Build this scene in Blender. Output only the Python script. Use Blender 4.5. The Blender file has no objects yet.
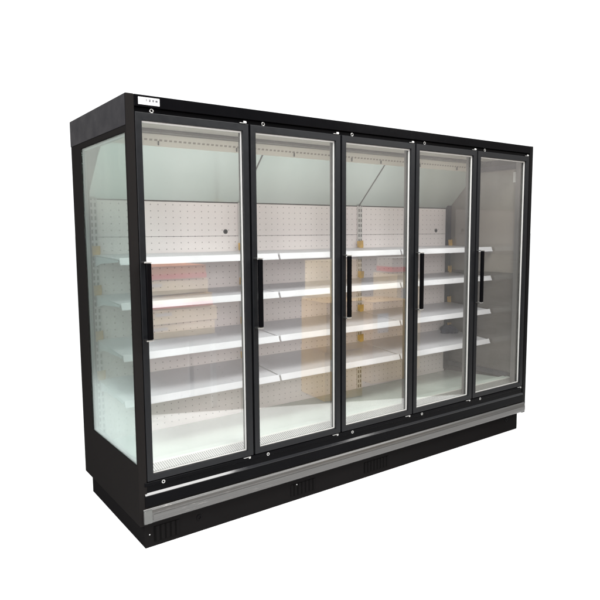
import bpy, bmesh, math, random
from mathutils import Vector, Matrix
random.seed(7)
S = bpy.context.scene
COL = S.collection
PI = math.pi

# ------------------------------------------------------------------ camera
CAM = Vector((-0.9632, -2.6171, 1.4435))
yaw, pit, rol = -0.6291, -0.1042, -0.0065
fw = Vector((math.sin(-yaw)*math.cos(pit), math.cos(yaw)*math.cos(pit), math.sin(pit)))
r0 = fw.cross(Vector((0, 0, 1))).normalized(); u0 = r0.cross(fw)
rt = math.cos(rol)*r0 + math.sin(rol)*u0
up = -math.sin(rol)*r0 + math.cos(rol)*u0
cd = bpy.data.cameras.new('camera'); cam = bpy.data.objects.new('camera', cd); COL.objects.link(cam)
cam.matrix_world = Matrix(((rt.x, up.x, -fw.x, CAM.x), (rt.y, up.y, -fw.y, CAM.y), (rt.z, up.z, -fw.z, CAM.z), (0, 0, 0, 1)))
cd.sensor_width = 36; cd.lens = 36*604.384/600
cd.shift_x = -2.73/600; cd.shift_y = -4.34/600
cd.clip_end = 900
S.camera = cam

# ------------------------------------------------------------------ world, lamps, exposure
W = bpy.data.worlds.new('World'); S.world = W; W.use_nodes = True
nt = W.node_tree; nt.nodes.clear()
wo = nt.nodes.new('ShaderNodeOutputWorld'); bg = nt.nodes.new('ShaderNodeBackground')
tc = nt.nodes.new('ShaderNodeTexCoord'); sp = nt.nodes.new('ShaderNodeSeparateXYZ')
# white studio sweep behind the cabinet, a dimmer hall on the other side
cr = nt.nodes.new('ShaderNodeMapRange'); cr.inputs[1].default_value = 0.02; cr.inputs[2].default_value = 0.22
cr.interpolation_type = 'SMOOTHSTEP'
mx = nt.nodes.new('ShaderNodeMix'); mx.data_type = 'RGBA'
zr = nt.nodes.new('ShaderNodeValToRGB')
mz = nt.nodes.new('ShaderNodeMapRange'); mz.inputs[1].default_value = -0.3; mz.inputs[2].default_value = 0.8
e = zr.color_ramp.elements
e[0].position = 0.0; e[0].color = (.40, .41, .40, 1)
e[1].position = 1.0; e[1].color = (.95, .97, 1.0, 1)
for p_, c_ in ((.22, (.40, .39, .39)), (.28, (.45, .42, .42)), (.34, (.95, .87, .83)), (.55, (1.0, 1.02, .98))):
    k = zr.color_ramp.elements.new(p_); k.color = (*c_, 1)
L = nt.links.new
L(tc.outputs['Generated'], sp.inputs[0]); 
cx = nt.nodes.new('ShaderNodeMapRange'); cx.inputs[1].default_value = -.12; cx.inputs[2].default_value = .09; cx.interpolation_type = 'SMOOTHSTEP'
mm = nt.nodes.new('ShaderNodeMath'); mm.operation = 'MULTIPLY'
L(sp.outputs['X'], cx.inputs[0]); L(cx.outputs[0], mm.inputs[1]); L(cr.outputs[0], mm.inputs[0])
L(sp.outputs['Y'], cr.inputs[0]); L(sp.outputs['Z'], mz.inputs[0])
L(mz.outputs[0], zr.inputs[0]); L(mm.outputs[0], mx.inputs[0]); L(zr.outputs[0], mx.inputs[6])
mx.inputs[7].default_value = (1.46, 1.48, 1.48, 1)
L(mx.outputs[2], bg.inputs[0]); bg.inputs[1].default_value = 1.0; L(bg.outputs[0], wo.inputs[0])

def area(name, loc, target, sx, sy, power, col=(1, 1, 1)):
    l = bpy.data.lights.new(name, 'AREA'); l.shape = 'RECTANGLE'; l.size = sx; l.size_y = sy; l.energy = power; l.color = col
    o = bpy.data.objects.new(name, l); COL.objects.link(o); o.location = loc
    o.rotation_euler = (Vector(target)-Vector(loc)).to_track_quat('-Z', 'Y').to_euler()
    return o
area('ceiling_softbox', (1.2, -1.42, 3.3), (1.3, -1.0, 0), 2.0, 0.9, 145, (1, .99, .97))
area('added_side_fill', (-2.8, -.6, 3.6), (-.3, .3, 0), 1.6, 1.6, 210, (.97, .99, 1))  # added fill lamp, lifts the shade on the floor at the left
area('added_far_fill', (4.6, -2.6, 3.6), (2.2, 0, .5), 1.6, 1.6, 90, (1, .98, .95))  # added secondary fill lamp, out of view
area('added_front_fill', (-2.2, -4.6, 2.0), (1.6, .6, 1.2), 2.0, 1.6, 215, (1, .97, .96))  # added fill lamp to brighten the interior, kept out of the door reflections
S.view_settings.view_transform = 'Standard'; S.view_settings.look = 'None'
S.view_settings.exposure = 0.0; S.view_settings.gamma = 1.0
S.render.engine = 'CYCLES'
S.cycles.max_bounces = 14; S.cycles.transparent_max_bounces = 24; S.cycles.diffuse_bounces = 6; S.cycles.glossy_bounces = 6
S.cycles.caustics_reflective = False; S.cycles.caustics_refractive = False

# ------------------------------------------------------------------ materials
def new_mat(name):
    m = bpy.data.materials.new(name); m.use_nodes = True
    n = m.node_tree; b = n.nodes['Principled BSDF']
    return m, n, b
def coords(n, scale=(1, 1, 1)):
    t = n.nodes.new('ShaderNodeTexCoord'); mp = n.nodes.new('ShaderNodeMapping')
    mp.inputs['Scale'].default_value = scale
    n.links.new(t.outputs['Object'], mp.inputs[0]); return mp.outputs[0]
def noise(n, vec, sc, det=4, rough=.6):
    x = n.nodes.new('ShaderNodeTexNoise'); x.inputs['Scale'].default_value = sc
    x.inputs['Detail'].default_value = det; x.inputs['Roughness'].default_value = rough
    n.links.new(vec, x.inputs['Vector']); return x.outputs['Fac']
def ramp(n, fac, a, b, ca, cb):
    r = n.nodes.new('ShaderNodeMapRange'); r.inputs[1].default_value = a; r.inputs[2].default_value = b
    r.inputs[3].default_value = ca; r.inputs[4].default_value = cb
    n.links.new(fac, r.inputs[0]); return r.outputs[0]
def mixc(n, fac, A, B):
    m = n.nodes.new('ShaderNodeMix'); m.data_type = 'RGBA'
    if hasattr(fac, 'links') or not isinstance(fac, float): n.links.new(fac, m.inputs[0])
    else: m.inputs[0].default_value = fac
    for i, c in ((6, A), (7, B)):
        if isinstance(c, tuple): m.inputs[i].default_value = (*c, 1)
        else: n.links.new(c, m.inputs[i])
    return m.outputs[2]
def math_(n, op, a, b=None, c=None):
    m = n.nodes.new('ShaderNodeMath'); m.operation = op
    for i, v in enumerate((a, b, c)):
        if v is None: continue
        if isinstance(v, (int, float)): m.inputs[i].default_value = v
        else: n.links.new(v, m.inputs[i])
    return m.outputs[0]
def bump(n, b, h, strength=.2, dist=.001):
    k = n.nodes.new('ShaderNodeBump'); k.inputs['Strength'].default_value = strength; k.inputs['Distance'].default_value = dist
    n.links.new(h, k.inputs['Height']); n.links.new(k.outputs[0], b.inputs['Normal'])

def paint(name, col, rough=.4, spec=.5, var=.15, bumpy=.0, metallic=0.0, scale=3.0, rv=1.0):
    m, n, b = new_mat(name)
    v = coords(n); f = noise(n, v, scale, 5)
    lo = tuple(c*(1-var) for c in col); hi = tuple(min(1, c*(1+var)) for c in col)
    n.links.new(mixc(n, ramp(n, f, .3, .7, 0, 1), lo, hi), b.inputs['Base Color'])
    g = noise(n, v, scale*9, 4)
    n.links.new(ramp(n, g, .25, .75, rough*(1-.2*rv), min(1, rough*(1+.25*rv))), b.inputs['Roughness'])
    b.inputs['Specular IOR Level'].default_value = spec; b.inputs['Metallic'].default_value = metallic
    if bumpy: bump(n, b, noise(n, v, 900, 2), bumpy, .0004)
    return m

M = {}
M['black'] = paint('black_powder_coat', (.0026, .0025, .0028), .42, .045, .2, .12)
M['side_black'] = paint('side_black_powder_coat', (.0098, .0090, .0088), .5, .0, .03, .1, scale=1.2, rv=.15)
M['gloss_black'] = paint('gloss_black', (.0016, .0016, .0020), .2, .03, .2)
M['polished_black'] = paint('polished_black', (.003, .003, .004), .09, .36, .1)
M['frame'] = paint('door_frame_anodised', (.0048, .0053, .0064), .40, .15, .15, .08)
M['mullion'] = paint('mullion_grey', (.075, .072, .07), .4, .5, .1)
M['white'] = paint('white_enamel', (.54, .53, .565), .32, .5, .03)
M['ceiling'] = paint('canopy_lining', (.40, .385, .34), .45, .5, .05)
M['gasket'] = paint('white_spacer', (.45, .45, .44), .35, .5, .04)
M['steel'] = paint('bright_steel', (.38, .38, .375), .28, .5, .06, 0, 1.0)
M['zinc'] = paint('zinc_fitting', (.36, .36, .355), .38, .5, .08, 0, .6)
M['tape'] = paint('amber_tape', (.50, .30, .07), .45, .5, .25, scale=30)
M['sticker'] = paint('sticker_paper', (.50, .50, .50), .5, .4, .03)
M['ink'] = paint('sticker_ink', (.06, .06, .07), .6, .3, .2)
M['pale_ink'] = paint('pale_sticker_ink', (.28, .28, .30), .6, .3, .2)
M['dark'] = paint('dark_hole', (.02, .02, .02), .8, .2, .1)
M['deck'] = paint('deck_enamel', (.42, .47, .43), .22, .5, .03)
M['spacer_grey'] = paint('glass_spacer_grey', (.16, .18, .175), .4, .5, .08)
M['seam'] = paint('black_seam_trim', (.025, .027, .025), .4, .5, .1)
M['cloth'] = paint('navy_cloth', (.006, .010, .035), .9, .2, .4, scale=40)
M['cap'] = paint('grey_end_cap', (.070, .072, .069), .45, .4, .08)
M['plinth'] = paint('plinth_black', (.0068, .0064, .0065), .5, .0, .08, scale=1.2)
M['cover'] = paint('charcoal_cover', (.0155, .0150, .0170), .5, .05, .06, scale=1.2)
M['column_dark'] = paint('dark_column', (.010, .011, .020), .5, .3, .15)

# brushed aluminium bumper, horizontal streaks and a few pale scuffs
m, n, b = new_mat('brushed_aluminium'); v = coords(n, (.5, 150, 150)); f = noise(n, v, 5, 5, .6)
v2 = coords(n, (2.5, 30, 30)); f2 = noise(n, v2, 5, 5, .75)
c1 = mixc(n, ramp(n, f, .3, .7, 0, 1), (.060, .060, .059), (.110, .108, .106))
sx_ = n.nodes.new('ShaderNodeSeparateXYZ'); n.links.new(coords(n), sx_.inputs[0])
near = ramp(n, sx_.outputs[0], .15, .9, .75, .05)          # most of the scuffs are at the left end
sc = math_(n, 'MULTIPLY', ramp(n, f2, .60, .72, 0, 1), near)
n.links.new(mixc(n, sc, c1, (.42, .39, .365)), b.inputs['Base Color'])
b.inputs['Metallic'].default_value = .7
n.links.new(ramp(n, f, .2, .8, .30, .42), b.inputs['Roughness']); bump(n, b, f, .12, .0003)
M['alu'] = m

# perforated white back panel: rows of small punched holes on a regular pitch
def dots(n, v, px, pz, r, ox=0., oz=0.):
    s = n.nodes.new('ShaderNodeSeparateXYZ'); n.links.new(v, s.inputs[0])
    fx = math_(n, 'SUBTRACT', math_(n, 'FRACT', math_(n, 'DIVIDE', math_(n, 'ADD', s.outputs[0], ox+50*px), px)), .5)
    fz = math_(n, 'SUBTRACT', math_(n, 'FRACT', math_(n, 'DIVIDE', math_(n, 'ADD', s.outputs[2], oz+50*pz), pz)), .5)
    fx = math_(n, 'MULTIPLY', fx, px); fz = math_(n, 'MULTIPLY', fz, pz)
    d = math_(n, 'SQRT', math_(n, 'ADD', math_(n, 'MULTIPLY', fx, fx), math_(n, 'MULTIPLY', fz, fz)))
    return math_(n, 'LESS_THAN', d, r), s
m, n, b = new_mat('perforated_enamel'); v = coords(n)
d, s = dots(n, v, .046, .037, .0036)
f = noise(n, v, 2.2, 4)
base = mixc(n, ramp(n, f, .3, .7, 0, 1), (.80, .72, .725), (.85, .785, .775))
n.links.new(mixc(n, d, base, (.36, .32, .32)), b.inputs['Base Color']); b.inputs['Roughness'].default_value = .4
M['perf'] = m
# slotted upright: two rows of dark slots
m, n, b = new_mat('slotted_upright'); v = coords(n)
s = n.nodes.new('ShaderNodeSeparateXYZ'); n.links.new(v, s.inputs[0])
fz = math_(n, 'FRACT', math_(n, 'DIVIDE', math_(n, 'ADD', s.outputs[2], 5.), .036))
ax = math_(n, 'ABSOLUTE', math_(n, 'SUBTRACT', math_(n, 'ABSOLUTE', s.outputs[0]), .010))
sl = math_(n, 'MULTIPLY', math_(n, 'LESS_THAN', fz, .62), math_(n, 'LESS_THAN', ax, .0045))
n.links.new(mixc(n, sl, (.58, .55, .54), (.035, .03, .03)), b.inputs['Base Color']); b.inputs['Roughness'].default_value = .4
M['slots'] = m
# honeycomb outlet strip: a row of short dashes
m, n, b = new_mat('air_outlet_strip'); v = coords(n)
s = n.nodes.new('ShaderNodeSeparateXYZ'); n.links.new(v, s.inputs[0])
fx = math_(n, 'FRACT', math_(n, 'DIVIDE', math_(n, 'ADD', s.outputs[0], 5.), .0275))
az = math_(n, 'ABSOLUTE', math_(n, 'SUBTRACT', s.outputs[2], .028))
sl = math_(n, 'MULTIPLY', math_(n, 'LESS_THAN', fx, .6), math_(n, 'LESS_THAN', az, .0045))
n.links.new(mixc(n, sl, (.53, .50, .44), (.20, .175, .145)), b.inputs['Base Color']); b.inputs['Roughness'].default_value = .4
M['outlet'] = m
# return air grille: slanted dark slots
m, n, b = new_mat('return_air_grille'); v = coords(n)
s = n.nodes.new('ShaderNodeSeparateXYZ'); n.links.new(v, s.inputs[0])
u = math_(n, 'ADD', math_(n, 'ADD', s.outputs[0], 5.), math_(n, 'MULTIPLY', s.outputs[2], +.34))
fx = math_(n, 'FRACT', math_(n, 'DIVIDE', u, .0118))
az = math_(n, 'LESS_THAN', math_(n, 'ABSOLUTE', s.outputs[2]), .024)
sl = math_(n, 'MULTIPLY', math_(n, 'LESS_THAN', fx, .62), az)
n.links.new(mixc(n, sl, (.30, .30, .28), (.006, .006, .005)), b.inputs['Base Color']); b.inputs['Roughness'].default_value = .35
M['grille'] = m
# plinth vent louvres
m, n, b = new_mat('louvred_black'); v = coords(n)
s = n.nodes.new('ShaderNodeSeparateXYZ'); n.links.new(v, s.inputs[0])
fx = math_(n, 'FRACT', math_(n, 'DIVIDE', math_(n, 'ADD', s.outputs[0], 5.), .026))
n.links.new(mixc(n, math_(n, 'LESS_THAN', fx, .4), (.0062, .0059, .0060), (.0036, .0035, .0035)), b.inputs['Base Color']); b.inputs['Roughness'].default_value = .45; b.inputs['Specular IOR Level'].default_value = .0
M['louvre'] = m
# sloped mirror lining
m, n, b = new_mat('mirror_lining'); v = coords(n)
f = noise(n, v, 1.6, 3)
n.links.new(mixc(n, ramp(n, f, .3, .7, 0, 1), (.62, .725, .67), (.68, .765, .72)), b.inputs['Base Color'])
b.inputs['Metallic'].default_value = .6; n.links.new(ramp(n, f, .3, .7, .12, .2), b.inputs['Roughness'])
M['mirror'] = m
# end wall lining: opaque, its colour stands for the hall seen through glass
m, n, b = new_mat('painted_view_glass'); v = coords(n)
f = noise(n, v, 1.2, 3)
n.links.new(mixc(n, ramp(n, f, .3, .7, 0, 1), (.13, .115, .096), (.155, .138, .117)), b.inputs['Base Color'])
b.inputs['Roughness'].default_value = .12; b.inputs['Specular IOR Level'].default_value = 1.0; b.inputs['Coat Weight'].default_value = 1.0
M['tint'] = m

M['tint_reflection'] = paint('painted_reflection_glass', (.06, .052, .045), .12, .9, .1, scale=1.5)  # dark surroundings seen in the end glass, put into the colour
def glass(name, tint, f0, refl=(1, 1, 1), rough=.022):
    m, n, b = new_mat(name); n.nodes.remove(b); out = n.nodes['Material Output']
    tr = n.nodes.new('ShaderNodeBsdfTransparent'); tr.inputs[0].default_value = (*tint, 1)
    gl = n.nodes.new('ShaderNodeBsdfGlossy'); gl.inputs['Roughness'].default_value = rough; gl.inputs[0].default_value = (*refl, 1)
    ge = n.nodes.new('ShaderNodeNewGeometry'); dt = n.nodes.new('ShaderNodeVectorMath'); dt.operation = 'DOT_PRODUCT'
    n.links.new(ge.outputs['Normal'], dt.inputs[0]); n.links.new(ge.outputs['Incoming'], dt.inputs[1])
    c = math_(n, 'ABSOLUTE', dt.outputs['Value'])
    p = math_(n, 'POWER', math_(n, 'SUBTRACT', 1.0, c), 5.0)
    F = math_(n, 'ADD', math_(n, 'MULTIPLY', p, 1-f0), f0)
    # faint wiping marks break up the reflection
    v = coords(n, (1, 1, .35)); w = noise(n, v, 3.0, 5, .6)
    F = math_(n, 'MULTIPLY', F, ramp(n, w, .25, .75, .8, 1.2))
    mixs = n.nodes.new('ShaderNodeMixShader'); n.links.new(F, mixs.inputs[0])
    n.links.new(tr.outputs[0], mixs.inputs[1]); n.links.new(gl.outputs[0], mixs.inputs[2]); n.links.new(mixs.outputs[0], out.inputs[0])
    return m
M['door_glass'] = glass('door_glass', (.975, .985, .975), .10)
M['side_glass'] = glass('green_side_glass', (.885, .915, .903), .05, (.86, .92, .90), .16)

def cardboard(name, col):
    m, n, b = new_mat(name); v = coords(n); f = noise(n, v, 4, 5); g = noise(n, coords(n, (1, 1, 12)), 14, 4)
    lo = tuple(c*.82 for c in col); hi = tuple(c*1.12 for c in col)
    n.links.new(mixc(n, ramp(n, math_(n, 'MULTIPLY', math_(n, 'ADD', f, g), .5), .35, .65, 0, 1), lo, hi), b.inputs['Base Color'])
    b.inputs['Roughness'].default_value = .8
    return m
M['card'] = cardboard('brown_cardboard', (.50, .31, .09)); M['card_pale'] = cardboard('pale_cardboard', (.74, .62, .42))
M['card_orange'] = cardboard('orange_cardboard', (.50, .20, .10)); M['red'] = paint('red_print', (.55, .06, .07), .5, .4, .1)
# floor: bright white studio floor
m, n, b = new_mat('white_studio_floor'); v = coords(n); f = noise(n, v, .8, 3)
n.links.new(mixc(n, f, (.93, .93, .93), (.95, .95, .95)), b.inputs['Base Color']); b.inputs['Roughness'].default_value = .9; b.inputs['Specular IOR Level'].default_value = .1
M['floor'] = m

M['hall_floor'] = paint('hall_concrete', (.29, .27, .255), .5, .4, .15, scale=.7)

# ------------------------------------------------------------------ mesh helpers
class MB:
    def __init__(s): s.bm = bmesh.new()
    def box(s, x0, x1, y0, y1, z0, z1):
        vs = [s.bm.verts.new(p) for p in ((x0, y0, z0), (x1, y0, z0), (x1, y1, z0), (x0, y1, z0), (x0, y0, z1), (x1, y0, z1), (x1, y1, z1), (x0, y1, z1))]
        for f in ((3, 2, 1, 0), (4, 5, 6, 7), (0, 1, 5, 4), (1, 2, 6, 5), (2, 3, 7, 6), (3, 0, 4, 7)): s.bm.faces.new([vs[i] for i in f])
        return s
    def prism_x(s, pts, x0, x1):          # pts are (y, z), extruded along x
        a = [s.bm.verts.new((x0, y, z)) for y, z in pts]; b = [s.bm.verts.new((x1, y, z)) for y, z in pts]
        s.bm.faces.new(a); s.bm.faces.new(b[::-1]); k = len(pts)
        for i in range(k): s.bm.faces.new((a[i], b[i], b[(i+1) % k], a[(i+1) % k]))
        return s
    def ring_x(s, outer, inner, x0, x1):  # frame in the yz plane with a window
        k = len(outer); V = lambda P, x: [s.bm.verts.new((x, y, z)) for y, z in P]
        oa, ia, ob, ib = V(outer, x0), V(inner, x0), V(outer, x1), V(inner, x1)
        for i in range(k):
            j = (i+1) % k
            s.bm.faces.new((oa[i], oa[j], ia[j], ia[i])); s.bm.faces.new((ob[j], ob[i], ib[i], ib[j]))
            s.bm.faces.new((oa[j], oa[i], ob[i], ob[j])); s.bm.faces.new((ia[i], ia[j], ib[j], ib[i]))
        return s
    def ring_y(s, outer, inner, y0, y1):  # frame in the xz plane with a window
        k = len(outer); V = lambda P, y: [s.bm.verts.new((x, y, z)) for x, z in P]
        oa, ia, ob, ib = V(outer, y0), V(inner, y0), V(outer, y1), V(inner, y1)
        for i in range(k):
            j = (i+1) % k
            s.bm.faces.new((oa[i], oa[j], ia[j], ia[i])); s.bm.faces.new((ob[j], ob[i], ib[i], ib[j]))
            s.bm.faces.new((oa[j], oa[i], ob[i], ob[j])); s.bm.faces.new((ia[i], ia[j], ib[j], ib[i]))
        return s
    def tube_y(s, cx, cz, r, y0, y1, seg=20, hole=0.0):
        def c(rr, y): return [s.bm.verts.new((cx+rr*math.cos(2*PI*i/seg), y, cz+rr*math.sin(2*PI*i/seg))) for i in range(seg)]
        a, b = c(r, y0), c(r, y1)
        for i in range(seg): s.bm.faces.new((a[i], a[(i+1) % seg], b[(i+1) % seg], b[i]))
        if hole:
            ha, hb = c(hole, y0), c(hole, y1)
            for i in range(seg):
                j = (i+1) % seg
                s.bm.faces.new((a[j], a[i], ha[i], ha[j])); s.bm.faces.new((b[i], b[j], hb[j], hb[i])); s.bm.faces.new((ha[j], ha[i], hb[i], hb[j]))
        else: s.bm.faces.new(a[::-1]); s.bm.faces.new(b)
        return s
    def build(s, name, mat, parent=None, loc=(0, 0, 0), bevel=.0012, smooth=False):
        bmesh.ops.recalc_face_normals(s.bm, faces=s.bm.faces)
        me = bpy.data.meshes.new(name); s.bm.to_mesh(me); s.bm.free(); me.materials.append(mat)
        o = bpy.data.objects.new(name, me); COL.objects.link(o); o.location = loc
        if parent: o.parent = parent
        if bevel:
            bv = o.modifiers.new('bevel', 'BEVEL'); bv.width = bevel; bv.segments = 2; bv.limit_method = 'ANGLE'; bv.angle_limit = .6
        if smooth:
            for p in me.polygons: p.use_smooth = True
        return o
def tag(o, label, cat, group=None):
    o['label'] = label; o['category'] = cat
    if group: o['group'] = group
def rect(a0, a1, b0, b1): return [(a0, b0), (a1, b0), (a1, b1), (a0, b1)]

# ------------------------------------------------------------------ dimensions
FZ = -.035                                # floor level
E_, P_, N = .0391, .5867, 5
WID = 2*E_+N*P_; H = 2.05; D = .849
XI0, XI1 = E_, WID-E_
XL = WID-.047                             # inner face of the right end wall

# white studio sheet where the cabinet stands; beyond its edge the grey floor of the hall
hf = MB().box(-32, 32, -32, 32, FZ-.03, FZ-.004).build('hall_floor', M['hall_floor'], bevel=0); hf['kind'] = 'structure'
sh_bm = bmesh.new(); px_, py_ = CAM.x+.05, CAM.y-.15
pts = [(px_-.2, py_), (px_, py_)] + [(px_+400*math.sin(math.radians(a)), py_+400*math.cos(math.radians(a))) for a in (66, 40, 20, 2)]
sh_bm.faces.new([sh_bm.verts.new((x, y, FZ)) for x, y in pts])
me = bpy.data.meshes.new('floor'); bmesh.ops.recalc_face_normals(sh_bm, faces=sh_bm.faces); sh_bm.to_mesh(me); sh_bm.free(); me.materials.append(M['floor'])
fl = bpy.data.objects.new('floor', me); COL.objects.link(fl); fl['kind'] = 'structure'

# ------------------------------------------------------------------ the refrigerator
root = bpy.data.objects.new('display_refrigerator', None); COL.objects.link(root); root.location = (0, 0, FZ)
tag(root, 'long black upright display refrigerator with five tall glass doors and empty white shelves', 'refrigerator')
def R(mb, name, mat, loc=(0, 0, 0), parent=None, **k):      # part placed in world coordinates
    if parent is None: return mb.build(name, mat, root, (loc[0], loc[1], loc[2]-FZ), **k)
    return mb.build(name, mat, parent, loc, **k)
def rel(p): return (p[0], p[1], p[2])

# left end panel with its tall glass window
wo_ = rect(0, D, .083, H); wi_ = rect(.022, .680, .371, 1.886)
wi_ = [(.022, .371), (.680, .371), (.680, 1.886), (.022, 1.886)]
lp = R(MB().ring_x(wo_, wi_, 0, E_-.001), 'end_panel', M['side_black'], bevel=.002)
lp['label'] = 'left end panel framing a tall greenish glass window'
sg = MB().box(.005, .009, .0225, .6795, .3715, 1.8855).build('glass_pane', M['side_glass'], lp, bevel=0)
MB().ring_x([(.0225, .3715), (.6795, .3715), (.6795, 1.8855), (.0225, 1.8855)],
            [(.044, .387), (.664, .387), (.664, 1.872), (.044, 1.872)], .011, .024).build('glass_spacer', M['spacer_grey'], lp, bevel=0)
sp2 = MB().box(.012, .016, .0245, .6775, .3735, 1.8835).build('glass_pane', M['side_glass'], lp, bevel=0)
MB().box(-.0030, -.0002, .003, D-.003, 1.914, H-.003).build('cover_plate', M['cover'], lp, bevel=.001)
# right end panel
rp = R(MB().box(WID-E_+.001, WID, 0, D, .083, H), 'end_panel', M['black'], bevel=.002)
rp['label'] = 'right end panel, dark with a glass lining inside, the hall beyond painted on it'
MB().box(XL, WID-E_-.001, .05, .745, 1.131, 1.896).build('painted_view_lining', M['tint'], rp, bevel=0)  # upper part: grey-brown view through the end glass, painted on an opaque sheet
MB().box(XL, WID-E_-.001, .05, .745, .372, 1.130).build('painted_reflection_lining', M['tint_reflection'], rp, bevel=0)  # darker lower half: the glass's dark reflection painted as a separate sheet
MB().box(XL-.022, WID-E_, .085, .72, 1.8965, 1.932).build('lining_rail', M['column_dark'], rp)
MB().box(XL-.022, WID-E_, .13, .70, .338, .3715).build('lining_rail', M['column_dark'], rp)
MB().box(XL-.018, XL-.001, .085, .115, 1.80, 1.875).build('sensor_box', M['gasket'], rp)

# roof, back, header
R(MB().box(XI0, XI1, .03, D-.002, H-.03, H-.002), 'roof', M['black'])
R(MB().box(XI0, XI1, D-.03, D-.003, .10, H-.032), 'rear_wall', M['black'])
hd = R(MB().box(XI0, XI1, .0005, .028, 1.998, H-.0005), 'header', M['gloss_black'], bevel=.002)
R(MB().box(XI0, XI1, .016, .05, 1.955, 1.9965), 'door_rail', M['gloss_black'])
# sticker: pale emblem, four characters and a small line below, too small to read in the photograph
st = MB().box(.058, .157, -.0008, .0002, 2.0075-FZ, 2.0395-FZ).build('sticker', M['sticker'], root, bevel=0)
ink = MB()
def cross(cx, cz, kind):
    t = .0026
    def h(x0, x1, z): ink.box(cx+x0, cx+x1, -.0013, -.0009, cz+z-t/2, cz+z+t/2)
    def vv(x, z0, z1): ink.box(cx+x-t/2, cx+x+t/2, -.0017, -.0014, cz+z0, cz+z1)
    if kind == 0: h(-.003, .003, .0035); vv(0, -.005, .005)
    if kind == 1: h(-.005, .005, .004); h(-.004, .004, 0); h(-.005, .005, -.004); vv(0, -.004, .004)
    if kind == 2: h(-.005, .005, .004); vv(0, -.005, .004); vv(-.003, -.003, .001); vv(.003, -.003, .001)
    if kind == 3: h(-.005, .005, .003); h(-.004, .004, -.001); vv(0, -.005, .005); vv(-.0035, -.004, .003); vv(.0035, -.004, .003)
for i, k in enumerate((0, 1, 2, 3)): cross(.096+i*.0155, 2.0265, k)
ink.build('lettering', M['ink'], st, (0, 0, -FZ), bevel=0)
em = MB(); em.tube_y(.0735, 2.0255, .0072, -.0013, -.0009, 18, .0055); em.box(.091, .123, -.0013, -.0009, 2.0148, 2.0162); em.box(.126, .146, -.0013, -.0009, 2.0140, 2.0154)
em.build('emblem', M['pale_ink'], st, (0, 0, -FZ), bevel=0)

# apron under the doors: folded sheet with a lit 45 degree edge
ap = R(MB().prism_x([(.0, .290), (-.003, .288), (-.003, .272), (.004, .268), (.004, .2375), (-.004, .2295), (-.004, .172), (.01, .166), (.05, .166), (.05, .290)], .0005+.026, XI1+.004), 'apron', M['gloss_black'], bevel=.0012)
MB().prism_x([(.0030, .2385), (-.0068, .2287), (-.0068, .2262), (.002, .2262)], .027, XI1+.003).build('edge_trim', M['polished_black'], ap, bevel=.0004)
# bumper
bp_pts = [(.004, .0905), (-.004, .0915), (-.0095, .096), (-.0130, .104), (-.0145, .116), (-.0145, .130), (-.0125, .144), (-.0085, .155), (-.002, .1635), (.02, .1655), (.03, .165), (.03, .0905)]
bmp = R(MB().prism_x(bp_pts, .0160, WID-.019), 'bumper', M['alu'], bevel=.0015)
MB().box(.058, WID-.06, -.0165, -.0125, .108, .136).build('bumper_strip', M['alu'], bmp, bevel=.0015)
MB().box(.0155, .0565, -.0155, -.0005, .094, .160).build('end_cap', M['cap'], bmp, bevel=.006)
# plinth
pl = R(MB().box(.026, 2.935, .014, .812, FZ, .0895), 'plinth', M['plinth'], bevel=.002)
for x0, x1, z0, z1 in ((.07, .20, -.012, .062), (.86, 1.03, -.006, .06), (1.40, 1.60, -.004, .06)):
    MB().box(x0, x1, .0105, .0145, z0-FZ, z1-FZ).build('vent', M['louvre'], pl, (0, 0, FZ), bevel=.0008)
for x, z in ((.305, .04), (2.80, .06)):
    MB().tube_y(x, z, .013, .010, .0145, 20, .009).build('knockout', M['black'], pl, bevel=0)
for x, z in ((.047, .03), (.90, .055)):
    MB().tube_y(x, z, .0032, .010, .0145, 10).build('screw', M['steel'], pl, bevel=0)
R(MB().box(.03, XI1-.002, .05, D-.04, .0955, .20), 'base_pan', M['black'])

# ------------------------------------------------------------------ interior
YB = .72
bps = []
for i, (x0, x1) in enumerate(((E_+.001, .98), (.982, 1.958), (1.960, 2.926))):
    zz = [.26, .555, .83, 1.105, 1.425, 1.628]
    for j in range(5):
        o = R(MB().box(x0, x1, YB, YB+.012, zz[j]+.001, zz[j+1]-.001), 'back_panel', M['perf'], bevel=.001)
# round ports in the back panels
for x, z in ((.874, 1.452), (2.80, 1.452)):
    R(MB().tube_y(x, z, .015, YB-.003, YB+.001, 24, .0105), 'port_ring', M['mullion'], bevel=0)
    R(MB().tube_y(x, z, .0103, YB-.0015, YB+.001, 24), 'port', M['dark'], bevel=0)
# uprights
ups = [.062, .985, 1.975, 2.944]
for i, x in enumerate(ups):
    if i < 3: R(MB().box(-.021, .021, -.012, 0, .27, 1.632), 'upright', M['slots'], (x, YB-.0015, 0))
    else: R(MB().box(-.030, .016, -.02, 0, .30, 1.70), 'upright', M['column_dark'], (x, YB-.0015, 0))
# sloped mirror lining and its seams
A = Vector((0, YB-.002, 1.634)); B = Vector((0, .452, 1.902))
dn = (B-A).normalized(); nn = Vector((0, dn.z, -dn.y))      # pushes behind the lining
if nn.y < 0: nn = -nn
for x0, x1 in ((E_+.001, .984), (.988, 1.973), (1.977, 2.958)):
    q = [(A.y, A.z), (B.y, B.z), (B.y+nn.y*.008, B.z+nn.z*.008), (A.y+nn.y*.008, A.z+nn.z*.008)]
    R(MB().prism_x(q, x0, x1), 'mirror_panel', M['mirror'], bevel=0)
for x in (.986, 1.975):
    q = [(A.y-nn.y*.002+.01*0, A.z-nn.z*.002), (B.y-nn.y*.002, B.z-nn.z*.002), (B.y+nn.y*.006, B.z+nn.z*.006), (A.y+nn.y*.006, A.z+nn.z*.006)]
    R(MB().prism_x(q, x-.0045, x+.0045), 'seam_trim', M['seam'], bevel=0)
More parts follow.
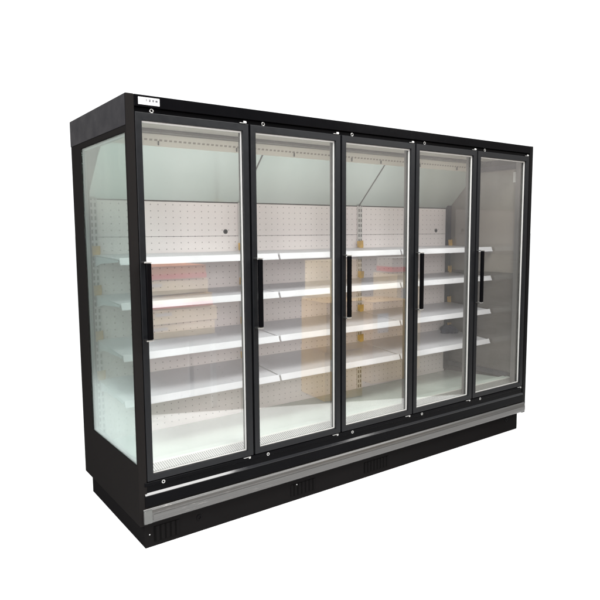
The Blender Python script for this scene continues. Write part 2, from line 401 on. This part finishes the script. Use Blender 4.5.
# outlet strip, dark slot, canopy ceiling
R(MB().prism_x([(.448, -.002), (.420, .056), (.428, .060), (.456, .002)], E_+.001, XL-.002), 'air_outlet', M['outlet'], (0, 0, 1.900), bevel=0)
for x in (.33, .80, 1.20, 1.66, 1.92, 2.30, 2.70):
    R(MB().box(-.0025, .0025, -.008, 0, -.011, .011), 'outlet_clip', M['seam'], (x, .438, 1.913), bevel=0)
R(MB().box(E_+.001, XL-.002, .375, .425, 1.9585, 1.972), 'canopy_rail', M['mullion'])
R(MB().box(E_+.001, XL-.002, .055, .374, 1.975, 1.990), 'canopy_lining', M['ceiling'])
# deck, front grille
R(MB().prism_x([(.715, .283), (.165, .325), (.155, .342), (.105, .342), (.100, .334), (.100, .20), (.715, .20)], E_+.001, XL-.001), 'deck', M['deck'], bevel=.002)
GT, GB = (.098, .343), (.052, .300)
gl_ = math.hypot(GT[0]-GB[0], GT[1]-GB[1]); ga = math.atan2(GT[0]-GB[0], GT[1]-GB[1])
for i in range(N):
    x0 = E_+i*P_+.003; x1 = E_+(i+1)*P_-.003
    if i == N-1: x1 = XL-.004
    g = R(MB().box(-(x1-x0)/2, (x1-x0)/2, -.002, .002, -gl_/2, gl_/2), 'air_grille', M['grille'], ((x0+x1)/2, (GT[0]+GB[0])/2, (GT[1]+GB[1])/2), bevel=.0005)
    g.rotation_euler = (-ga, 0, 0)
R(MB().box(E_+.001, XL-.001, .024, .060, .2915, .2995), 'sill', M['gasket'])

# shelves: four levels in each of the three bays
levels = [(1.306, 1.318), (1.084, 1.098), (.826, .852), (.592, .628)]
bays = [(.050, .978), (.990, 1.966), (1.978, 2.950)]
for zf, zb in levels:
    for bi, (x0, x1) in enumerate(bays):
        yf, yb = .292, .700; t = .004
        mb = MB()
        mb.prism_x([(yf+.004, zf+.012), (yb, zb+.012), (yb, zb+.012-.024), (yb-.004, zb+.012-.024), (yb-.004, zb+.012-t), (yf+.006, zf+.012-t), (yf+.006, zf-.012), (yf+.004, zf-.012)], x0+.001, x1-.001)
        sh = R(mb, 'shelf', M['white'], bevel=.001)
        # price rail: tilted face, bevelled ends
        rail = MB(); q = [(yf-.011, zf-.013), (yf+.001, zf+.019), (yf+.0035, zf+.0185), (yf-.008, zf-.014)]
        rail.prism_x(q, x0, x1)
        rail.prism_x([(yf-.013, zf-.016), (yf-.0115, zf-.010), (yf-.008, zf-.0135)], x0, x1)
        rail.build('price_rail', M['white'], sh, bevel=.0005)
        for xs, s in ((x0, 1), (x1, -1)):
            brk = MB().prism_x([(yb-.002, zb+.006), (yf+.03, zf+.006), (yf+.03, zf-.004), (yb-.12, zb-.032), (yb-.002, zb-.055)], xs+s*.003, xs+s*.006)
            brk.build('bracket', M['white'], sh, bevel=.0005)
    # amber tape on the upright above every bracket
    for i, x in enumerate(ups):
        w = .030 if i < 3 else .024
        mb = MB().box(-w, w*.9, -.010, -.006, 0, .045); mb.box(-w*.55, w*.75, -.0125, -.0102, -.012, .040)
        tp = R(mb, 'tape', M['tape'], (x+random.uniform(-.004, .004), YB-.016-(.01 if i == 3 else 0), zb+.018+random.uniform(-.004, .004)), bevel=.0015)
        tp.rotation_euler = (0, random.uniform(-.08, .08), 0)

# ------------------------------------------------------------------ mullions and doors
for i in range(1, N):
    R(MB().box(-.022, .016, .040, .072, .301, 1.954), 'mullion', M['mullion'], (E_+i*P_-.004, 0, 0))
R(MB().box(XL-.052, XL-.026, .040, .070, .301, 1.954), 'mullion', M['mullion'])
DZ0, DZ1 = .294, 1.974
for i in range(N):
    dx = E_+i*P_
    o0, o1 = .0015, P_-.0100
    i0, i1, iz0, iz1 = .0317, P_-.0425, .3225, 1.9400
    dr = R(MB().ring_y(rect(o0, o1, DZ0, DZ1), rect(i0, i1, iz0, iz1), -.003, .030), 'door', M['frame'], (dx, 0, 0), bevel=.0018)
    g = .0045
    MB().ring_y(rect(i0+.0005, i1-.0005, iz0+.0005, iz1-.0005), rect(i0+g, i1-g, iz0+g, iz1-.008), .011, .021).build('gasket', M['gasket'], dr, bevel=.0008)
    MB().box(i0+g-.001, i1-g+.001, .016, .0195, iz0+g-.001, iz1-g+.001).build('glass_pane', M['door_glass'], dr, bevel=0)
    # handle: black channel held by steel end brackets
    hx0, hx1, hz0, hz1 = .0130, .0375, .966, 1.311
    MB().box(hx0, hx1, -.046, -.030, hz0, hz1).build('handle', M['gloss_black'], dr, bevel=.003)
    for z0, z1 in ((hz0-.007, hz0-.001), (hz1+.001, hz1+.007)):
        MB().box(.0055, hx1+.002, -.043, -.0035, z0, z1).build('handle_bracket', M['steel'], dr, bevel=.0012)
    # steel edge plate on the inner side of the handle
    # hinge plates at the right corners
    hg = MB(); hx = P_-.040
    hg.box(hx-.022, hx+.014, -.008, -.0015, DZ1+.0015, DZ1+.0040); hg.prism_x([(-.009, DZ1+.003), (-.001, DZ1+.003), (-.001, DZ1+.014), (-.006, DZ1+.013)], hx+.001, hx+.016)
    hg.build('hinge', M['zinc'], dr, bevel=.001)
    hg = MB(); hg.box(hx-.030, hx+.012, -.009, -.0015, DZ0-.006, DZ0-.0035); hg.box(hx+.000, hx+.010, -.009, -.0035, DZ0-.013, DZ0-.005)
    hg.build('hinge', M['zinc'], dr, bevel=.001)
    # lock rings
    R(MB().tube_y(0, 0, .0098, .006, .0155, 24, .0056), 'lock_ring', M['steel'], (dx+.082, 0, 1.985), bevel=.001, smooth=False)
    R(MB().tube_y(0, 0, .0088, -.009, -.0035, 20, .0046), 'lock_ring', M['steel'], (dx+.077, 0, .280), bevel=.0008)
for o in root.children:
    pass

# ------------------------------------------------------------------ navy cloth left on the lowest shelf, right rear corner
bm = bmesh.new(); bmesh.ops.create_icosphere(bm, subdivisions=4, radius=1)
for v_ in bm.verts:
    p = v_.co.copy()
    k = 1+.18*math.sin(5*p.x+2*p.y)*math.cos(4*p.y+p.z)+.10*math.sin(11*p.x+7*p.z)
    v_.co = Vector((p.x*.085*k, p.y*.055*k, max(-.022, p.z*.05*k*(1.0-.5*p.x)-.0)))
me = bpy.data.meshes.new('cloth_bundle'); bm.to_mesh(me); bm.free(); me.materials.append(M['cloth'])
for p in me.polygons: p.use_smooth = True
cb = bpy.data.objects.new('cloth_bundle', me); COL.objects.link(cb); cb.location = (2.855, .60, .640)
tag(cb, 'crumpled navy blue cloth lying at the rear right corner of the lowest shelf', 'cloth')

# ------------------------------------------------------------------ cartons standing in the hall in front, seen mirrored in the doors
def carton(name, label, x, y, z, sx, sy, sz, rz, mat, group='cartons mirrored in the glass doors', band=None):
    o = MB().box(-sx/2, sx/2, -sy/2, sy/2, 0, sz).build(name, mat, None, (x, y, z), bevel=.004); o.rotation_euler = (0, 0, rz)
    tag(o, label, 'carton', group)
    for s_ in (-1, 1):
        fb = MB().box(-sx/2-.003, sx/2+.003, s_*.003 if s_ > 0 else -sy/2-.003, sy/2+.003 if s_ > 0 else -.003, sz+.001, sz+.005).build('flap', mat, o, bevel=0)
    if band: MB().box(-sx/2-.004, sx/2+.004, -sy/2-.004, sy/2+.004, sz*.08, sz*.42).build('printed_band', band, o, bevel=0)
    else: MB().box(-sx/2+.06, -sx/2+.20, sy/2+.001, sy/2+.002, sz*.62, sz*.86).build('paper_slip', M['sticker'], o, bevel=0)
    return o
carton('cardboard_box', 'large brown cardboard box on the floor, mirrored low in the second door', 2.45, -1.60, FZ, .40, .42, .43, .12, M['card'])
carton('cardboard_box', 'large brown cardboard box stacked on another, mirrored in the second door', 2.46, -1.60, FZ+.437, .40, .42, .43, .09, M['card'])
carton('cardboard_box', 'pale carton on tall stack, mirrored high in the second door', 3.08, -2.35, FZ+.80, .45, .4, .38, -.1, M['card_pale'])
carton('cardboard_box', 'pale carton under another, mirrored in the third door', 3.08, -2.35, FZ, .5, .45, .79, 0, M['card_pale'])
carton('cardboard_box', 'brown carton mirrored in the middle of the third door', 3.22, -1.82, FZ, .46, .42, .80, .05, M['card'])
carton('cardboard_box', 'narrow pale carton under the white box with a red band', 3.68, -2.0, FZ, .36, .36, 1.04, 0, M['card_pale'])
carton('white_box', 'white box with red band, mirrored high in the third door', 3.68, -2.0, FZ+1.05, .32, .3, .15, .2, M['gasket'], band=M['red'])
tb = bpy.data.objects.new('work_table', None); COL.objects.link(tb); tb.location = (1.08, -2.10, FZ)
tag(tb, 'white work table under the flat cartons mirrored in the first door', 'table')
MB().box(-.34, .34, -.25, .25, .605, .635).build('table_top', M['gasket'], tb)
for sx_ in (-1, 1):
    for sy_ in (-1, 1): MB().box(sx_*.31-.02, sx_*.31+.02, sy_*.22-.02, sy_*.22+.02, 0, .604).build('leg', M['gasket'], tb)
for k in range(5):
    carton('flat_crate', ['lowest', 'second', 'middle', 'fourth', 'topmost'][k]+' flat carton of the stack mirrored in the first door', (1.10, 1.12, 1.08, 1.04, 1.03)[k], -2.10, .602+k*.118, .62, .46, .105, (.02, -.04, .03, -.06, .05)[k], M[('card_pale', 'card_pale', 'card', 'card_pale', 'card_orange')[k]], band=M['red'] if k in (2, 4) else None)
